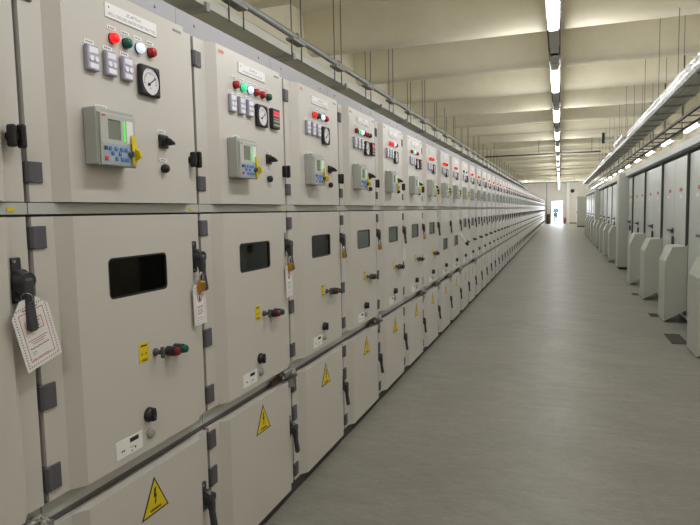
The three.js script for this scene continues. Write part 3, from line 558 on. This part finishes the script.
// ---------------------------------------------------------------- right overhead trays
{
  const t = thing('cable_ladder', 'shiny foil wrapped cable ladder hanging below the ceiling on the right', 'cable ladder', [0, 2.9, 0]);
  const ladderCable = std('#cbc9c2', 0.4, 0.05);
  const run = (s0, s1, r, amp, f, x, y, sd, seg) => crumple(new THREE.CylinderGeometry(r, r, s1 - s0, 12, Math.round((s1 - s0) * seg)).rotateX(Math.PI / 2).translate(x, y, -(s0 + s1) / 2), amp, f, sd);
  put('foil_bundle', [run(4, 13.6, 0.042, 0.018, 40, 1.335, 0.035, 5, 42), run(4, 13.6, 0.028, 0.018, 44, 1.325, 0.1, 6, 42)], foilM, t);
  put('foil_bundle', [run(17.5, 22.4, 0.04, 0.02, 20, 1.335, 0.06, 7, 18), run(22.4, 32, 0.03, 0.004, 10, 1.335, 0.05, 8, 4), run(32.6, 40, 0.03, 0.006, 10, 1.335, 0.05, 9, 4)], foilM, t);
  put('foil_bundle', [run(13.2, 18, 0.03, 0.016, 20, 1.37, 0.03, 10, 18), run(14.2, 16.6, 0.035, 0.02, 20, 1.3, 0.13, 11, 18)], foilM, t);
  put('side_rail', [run(4, 40, 0.013, 0.006, 30, 1.63, 0.015, 12, 14)], foilM, t);
  put('side_rail', [B(1.315, 1.33, -0.02, 0.05, 4, 40)], galv, t);
  for (let s = 4.4; s < 26; s += 0.74) put('rung', B(1.32, 1.64, -0.012, 0.006, s - 0.015, s + 0.015), galv, t);
  for (const [r, x] of [[0.02, 1.4], [0.018, 1.444], [0.02, 1.488], [0.018, 1.53], [0.02, 1.572], [0.013, 1.606]]) put('cable', CZ(r, 4, 40, x, 0.006 + r, 8), ladderCable, t);
  for (let s = 5.2; s < 24; s += 1.5) for (const x of [1.322, 1.636]) put('hanger_rod', CY(0.004, -0.01, (beamAt(s) ? YB : YS) - 2.9, x, s, 6), galvDark, t);
  const d = thing('cable_ladder', 'dark narrow cable ladder hanging between the foil ladder and the right lights', 'cable ladder', [0, 3.0, 0]);
  for (const x of [2.0, 2.32]) put('side_rail', B(x - 0.01, x + 0.01, 0, 0.04, 4, 50), galvDark, d);
  for (let s = 4.4; s < 34; s += 0.9) put('rung', B(2.0, 2.32, 0.0, 0.02, s - 0.015, s + 0.015), galvDark, d);
  put('cable', CZ(0.018, 4, 50, 2.06, 0.038, 8), plinthM, d);
  for (let s = 5.8; s < 34; s += 2.0) for (const x of [2.0, 2.32]) put('hanger_bar', B(x - 0.009, x + 0.009, -0.03, (beamAt(s) ? YB : YS) - 3.0, s - 0.009, s + 0.009), galvDark, d);
  put('branch_pipe', [CY(0.03, 0.06, 0.5, 1.36, 17.2, 10), new THREE.CylinderGeometry(0.028, 0.028, 0.3, 10).rotateZ(Math.PI / 2).translate(1.23, 0.32, -17.2)], whiteM, t, 'small white branch pipe'); put('clamp', RB(1.03, 1.1, 0.26, 0.54, 17.17, 17.23, 0.01), blackM, t, 'dark clamp on the branch pipe');
}
// cross pipes under the ceiling
[[21.8, 'dark pipe crossing below the ceiling from the left tray to the foil ladder, nearer one'], [46.0, 'dark pipe crossing below the ceiling near the end wall, farther one']].forEach(([s, l]) => {
  const t = thing('cross_pipe', l, 'pipe', [0, 3.35, -s]); put('pipe', new THREE.CylinderGeometry(0.028, 0.028, 3.8, 10).rotateZ(Math.PI / 2).translate(-0.62, 0, 0), galvDark, t);
  for (const x of [-2.2, -0.7, 1.0]) put('hanger', CY(0.01, 0, (beamAt(s) ? YB : YS) - 3.35, x, 0, 6), galvDark, t);
});

// ---------------------------------------------------------------- end wall things
{
  const t = thing('wall_fan', 'small round dark fan high on the end wall right of the door', 'fan', [1.12, 3.05, ZF]);
  put('ring', new THREE.TorusGeometry(0.15, 0.03, 10, 24).translate(0, 0, 0.03), blackM, t); put('blades', [0, 1, 2, 3].map((k) => new THREE.BoxGeometry(0.13, 0.06, 0.008).translate(0.075, 0, 0).rotateX(0.5).rotateZ(k * Math.PI / 2).translate(0, 0, 0.03)), plinthM, t); put('backing', new THREE.CylinderGeometry(0.15, 0.15, 0.01, 24).rotateX(Math.PI / 2).translate(0, 0, 0.006), blackM, t); put('hub', new THREE.CylinderGeometry(0.035, 0.035, 0.06, 12).rotateX(Math.PI / 2).translate(0, 0, 0.03), blackM, t);
  const b = thing('waste_bin', 'dark brown bin standing left of the bright far doorway', 'bin', [-0.98, 0, ZF + 0.35]);
  put('body', new THREE.CylinderGeometry(0.2, 0.16, 0.85, 16).translate(0, 0.425, 0), std('#4a4038', 0.7), b); put('lid', new THREE.LatheGeometry([[0, 0.95], [0.1, 0.94], [0.2, 0.88], [0.21, 0.85], [0.0, 0.84]].map(([r, y]) => new THREE.Vector2(r, y)), 16), std('#3c342e', 0.6), b);
  const e = thing('fire_extinguisher', 'small dark red extinguisher standing right of the bright far doorway', 'extinguisher', [0.46, 0, ZF + 0.3]);
  put('cylinder', new THREE.LatheGeometry([[0, 0], [0.085, 0], [0.09, 0.02], [0.09, 0.45], [0.07, 0.52], [0.03, 0.55], [0.03, 0.58], [0, 0.58]].map(([r, y]) => new THREE.Vector2(r, y)), 18), std('#7c2424', 0.4), e); put('valve', [new THREE.BoxGeometry(0.05, 0.05, 0.16).translate(0, 0.6, 0.02)], blackM, e); put('hose', new THREE.TubeGeometry(new THREE.CatmullRomCurve3([[0, 0.6, 0.05], [0.09, 0.55, 0.05], [0.11, 0.35, 0.03], [0.1, 0.15, 0.02]].map((p) => new THREE.Vector3(...p))), 14, 0.012, 6), blackM, e);
}

// ---------------------------------------------------------------- person outside the far doorway
function field(bones, k, size, cells, center, mat) {
  const mc = new MarchingCubes(cells, mat, false, false, 200000); mc.isolation = 0;
  const cap = (px, py, pz, b) => { const [a, c, ra, rc] = b, bx = c[0] - a[0], by = c[1] - a[1], bz = c[2] - a[2], L = bx * bx + by * by + bz * bz || 1e-9; let t = ((px - a[0]) * bx + (py - a[1]) * by + (pz - a[2]) * bz) / L; t = Math.max(0, Math.min(1, t)); return Math.hypot(px - a[0] - t * bx, py - a[1] - t * by, pz - a[2] - t * bz) - (ra + (rc - ra) * t); };
  const half = size / 2;
  for (let z = 0; z < cells; z++) for (let y = 0; y < cells; y++) for (let x = 0; x < cells; x++) {
    const px = center[0] + ((x - cells / 2) / (cells / 2)) * half, py = center[1] + ((y - cells / 2) / (cells / 2)) * half, pz = center[2] + ((z - cells / 2) / (cells / 2)) * half;
    let d = 1e3; for (const b of bones) { const e = cap(px, py, pz, b), h = Math.max(0, Math.min(1, 0.5 + 0.5 * (d - e) / k)); d = d + (e - d) * h - k * h * (1 - h); }
    mc.field[x + y * cells + z * cells * cells] = -d;
  }
  mc.update();
  const n = mc.count, g = new THREE.BufferGeometry();
  const p = mc.positionArray.slice(0, n * 3), nn = mc.normalArray.slice(0, n * 3);
  for (let i = 0; i < n; i++) { p[i * 3] = p[i * 3] * half + center[0]; p[i * 3 + 1] = p[i * 3 + 1] * half + center[1]; p[i * 3 + 2] = p[i * 3 + 2] * half + center[2]; }
  g.setAttribute('position', new THREE.BufferAttribute(new Float32Array(p), 3)); g.computeVertexNormals(); g.setAttribute('uv', new THREE.BufferAttribute(new Float32Array(n * 2), 2));
  return g;
}
{
  const t = thing('person', 'person in blue work clothes standing in the bright far doorway', 'person', [-0.36, -0.02, -62.2]);
  const skin = std('#7d5a48', 0.6), blue = std('#11305a', 0.8), navy = std('#0a1522', 0.8), hair = std('#2d2420', 0.8);
  const body = [[[0, 1.5, 0], [0, 1.58, 0.01], 0.055, 0.05], [[0, 1.63, 0.015], [0, 1.69, 0.01], 0.075, 0.085], [[0, 1.6, 0.05], [0, 1.6, 0.06], 0.05, 0.04], [[0, 1.645, 0.095], [0, 1.625, 0.108], 0.012, 0.014], [[-0.088, 1.65, 0], [-0.09, 1.63, 0], 0.016, 0.014], [[0.088, 1.65, 0], [0.09, 1.63, 0], 0.016, 0.014],
    [[0, 1.0, 0], [0, 1.36, 0], 0.13, 0.15], [[-0.16, 1.42, 0], [0.16, 1.42, 0], 0.065, 0.065],
    ...[-1, 1].flatMap((k) => [[[0.18 * k, 1.42, 0], [0.23 * k, 1.13, -0.02], 0.055, 0.045], [[0.23 * k, 1.13, -0.02], [0.24 * k, 0.88, 0.05], 0.042, 0.03], [[0.09 * k, 0.95, 0], [0.1 * k, 0.5, 0.02 * k], 0.09, 0.06], [[0.1 * k, 0.5, 0.02 * k], [0.1 * k, 0.09, -0.02 * k], 0.06, 0.04], [[0.1 * k, 0.045, -0.05], [0.115 * k, 0.035, 0.15], 0.045, 0.035],
      [[0.24 * k, 0.86, 0.055], [0.24 * k, 0.8, 0.065], 0.035, 0.03], [[0.24 * k, 0.8, 0.04], [0.235 * k, 0.72, 0.05], 0.011, 0.009], [[0.243 * k, 0.8, 0.058], [0.238 * k, 0.71, 0.068], 0.011, 0.009], [[0.243 * k, 0.8, 0.075], [0.238 * k, 0.715, 0.086], 0.011, 0.009], [[0.24 * k, 0.8, 0.092], [0.235 * k, 0.73, 0.1], 0.01, 0.008], [[0.225 * k, 0.84, 0.09], [0.205 * k, 0.79, 0.11], 0.011, 0.009]])];
  put('body', field(body, 0.03, 2.0, 128, [0, 0.9, 0], skin), skin, t);
  const jacket = [[[0, 0.95, 0], [0, 1.36, 0], 0.15, 0.168], [[-0.16, 1.42, 0], [0.16, 1.42, 0], 0.08, 0.08], ...[-1, 1].flatMap((k) => [[[0.18 * k, 1.42, 0], [0.23 * k, 1.13, -0.02], 0.07, 0.06], [[0.23 * k, 1.13, -0.02], [0.24 * k, 0.9, 0.045], 0.058, 0.045]])];
  put('jacket', field(jacket, 0.03, 1.4, 72, [0, 1.2, 0], blue), blue, t);
  const trousers = [[[-0.05, 0.95, 0], [0.05, 0.95, 0], 0.135, 0.135], ...[-1, 1].flatMap((k) => [[[0.09 * k, 0.92, 0], [0.1 * k, 0.5, 0.02 * k], 0.108, 0.08], [[0.1 * k, 0.5, 0.02 * k], [0.1 * k, 0.08, -0.02 * k], 0.08, 0.068]])];
  put('trousers', field(trousers, 0.02, 1.3, 72, [0, 0.55, 0], navy), navy, t);
  put('hair', field([[[0, 1.72, -0.02], [0, 1.7, 0.0], 0.085, 0.088], [[0, 1.66, -0.04], [0, 1.62, -0.04], 0.07, 0.06]], 0.03, 0.5, 48, [0, 1.7, 0], hair), hair, t);
}
scene.traverse((o) => { if (o.isRectAreaLight) return; if (o.isMesh) o.castShadow = o.receiveShadow = true; });
renderer.render(scene, camera);
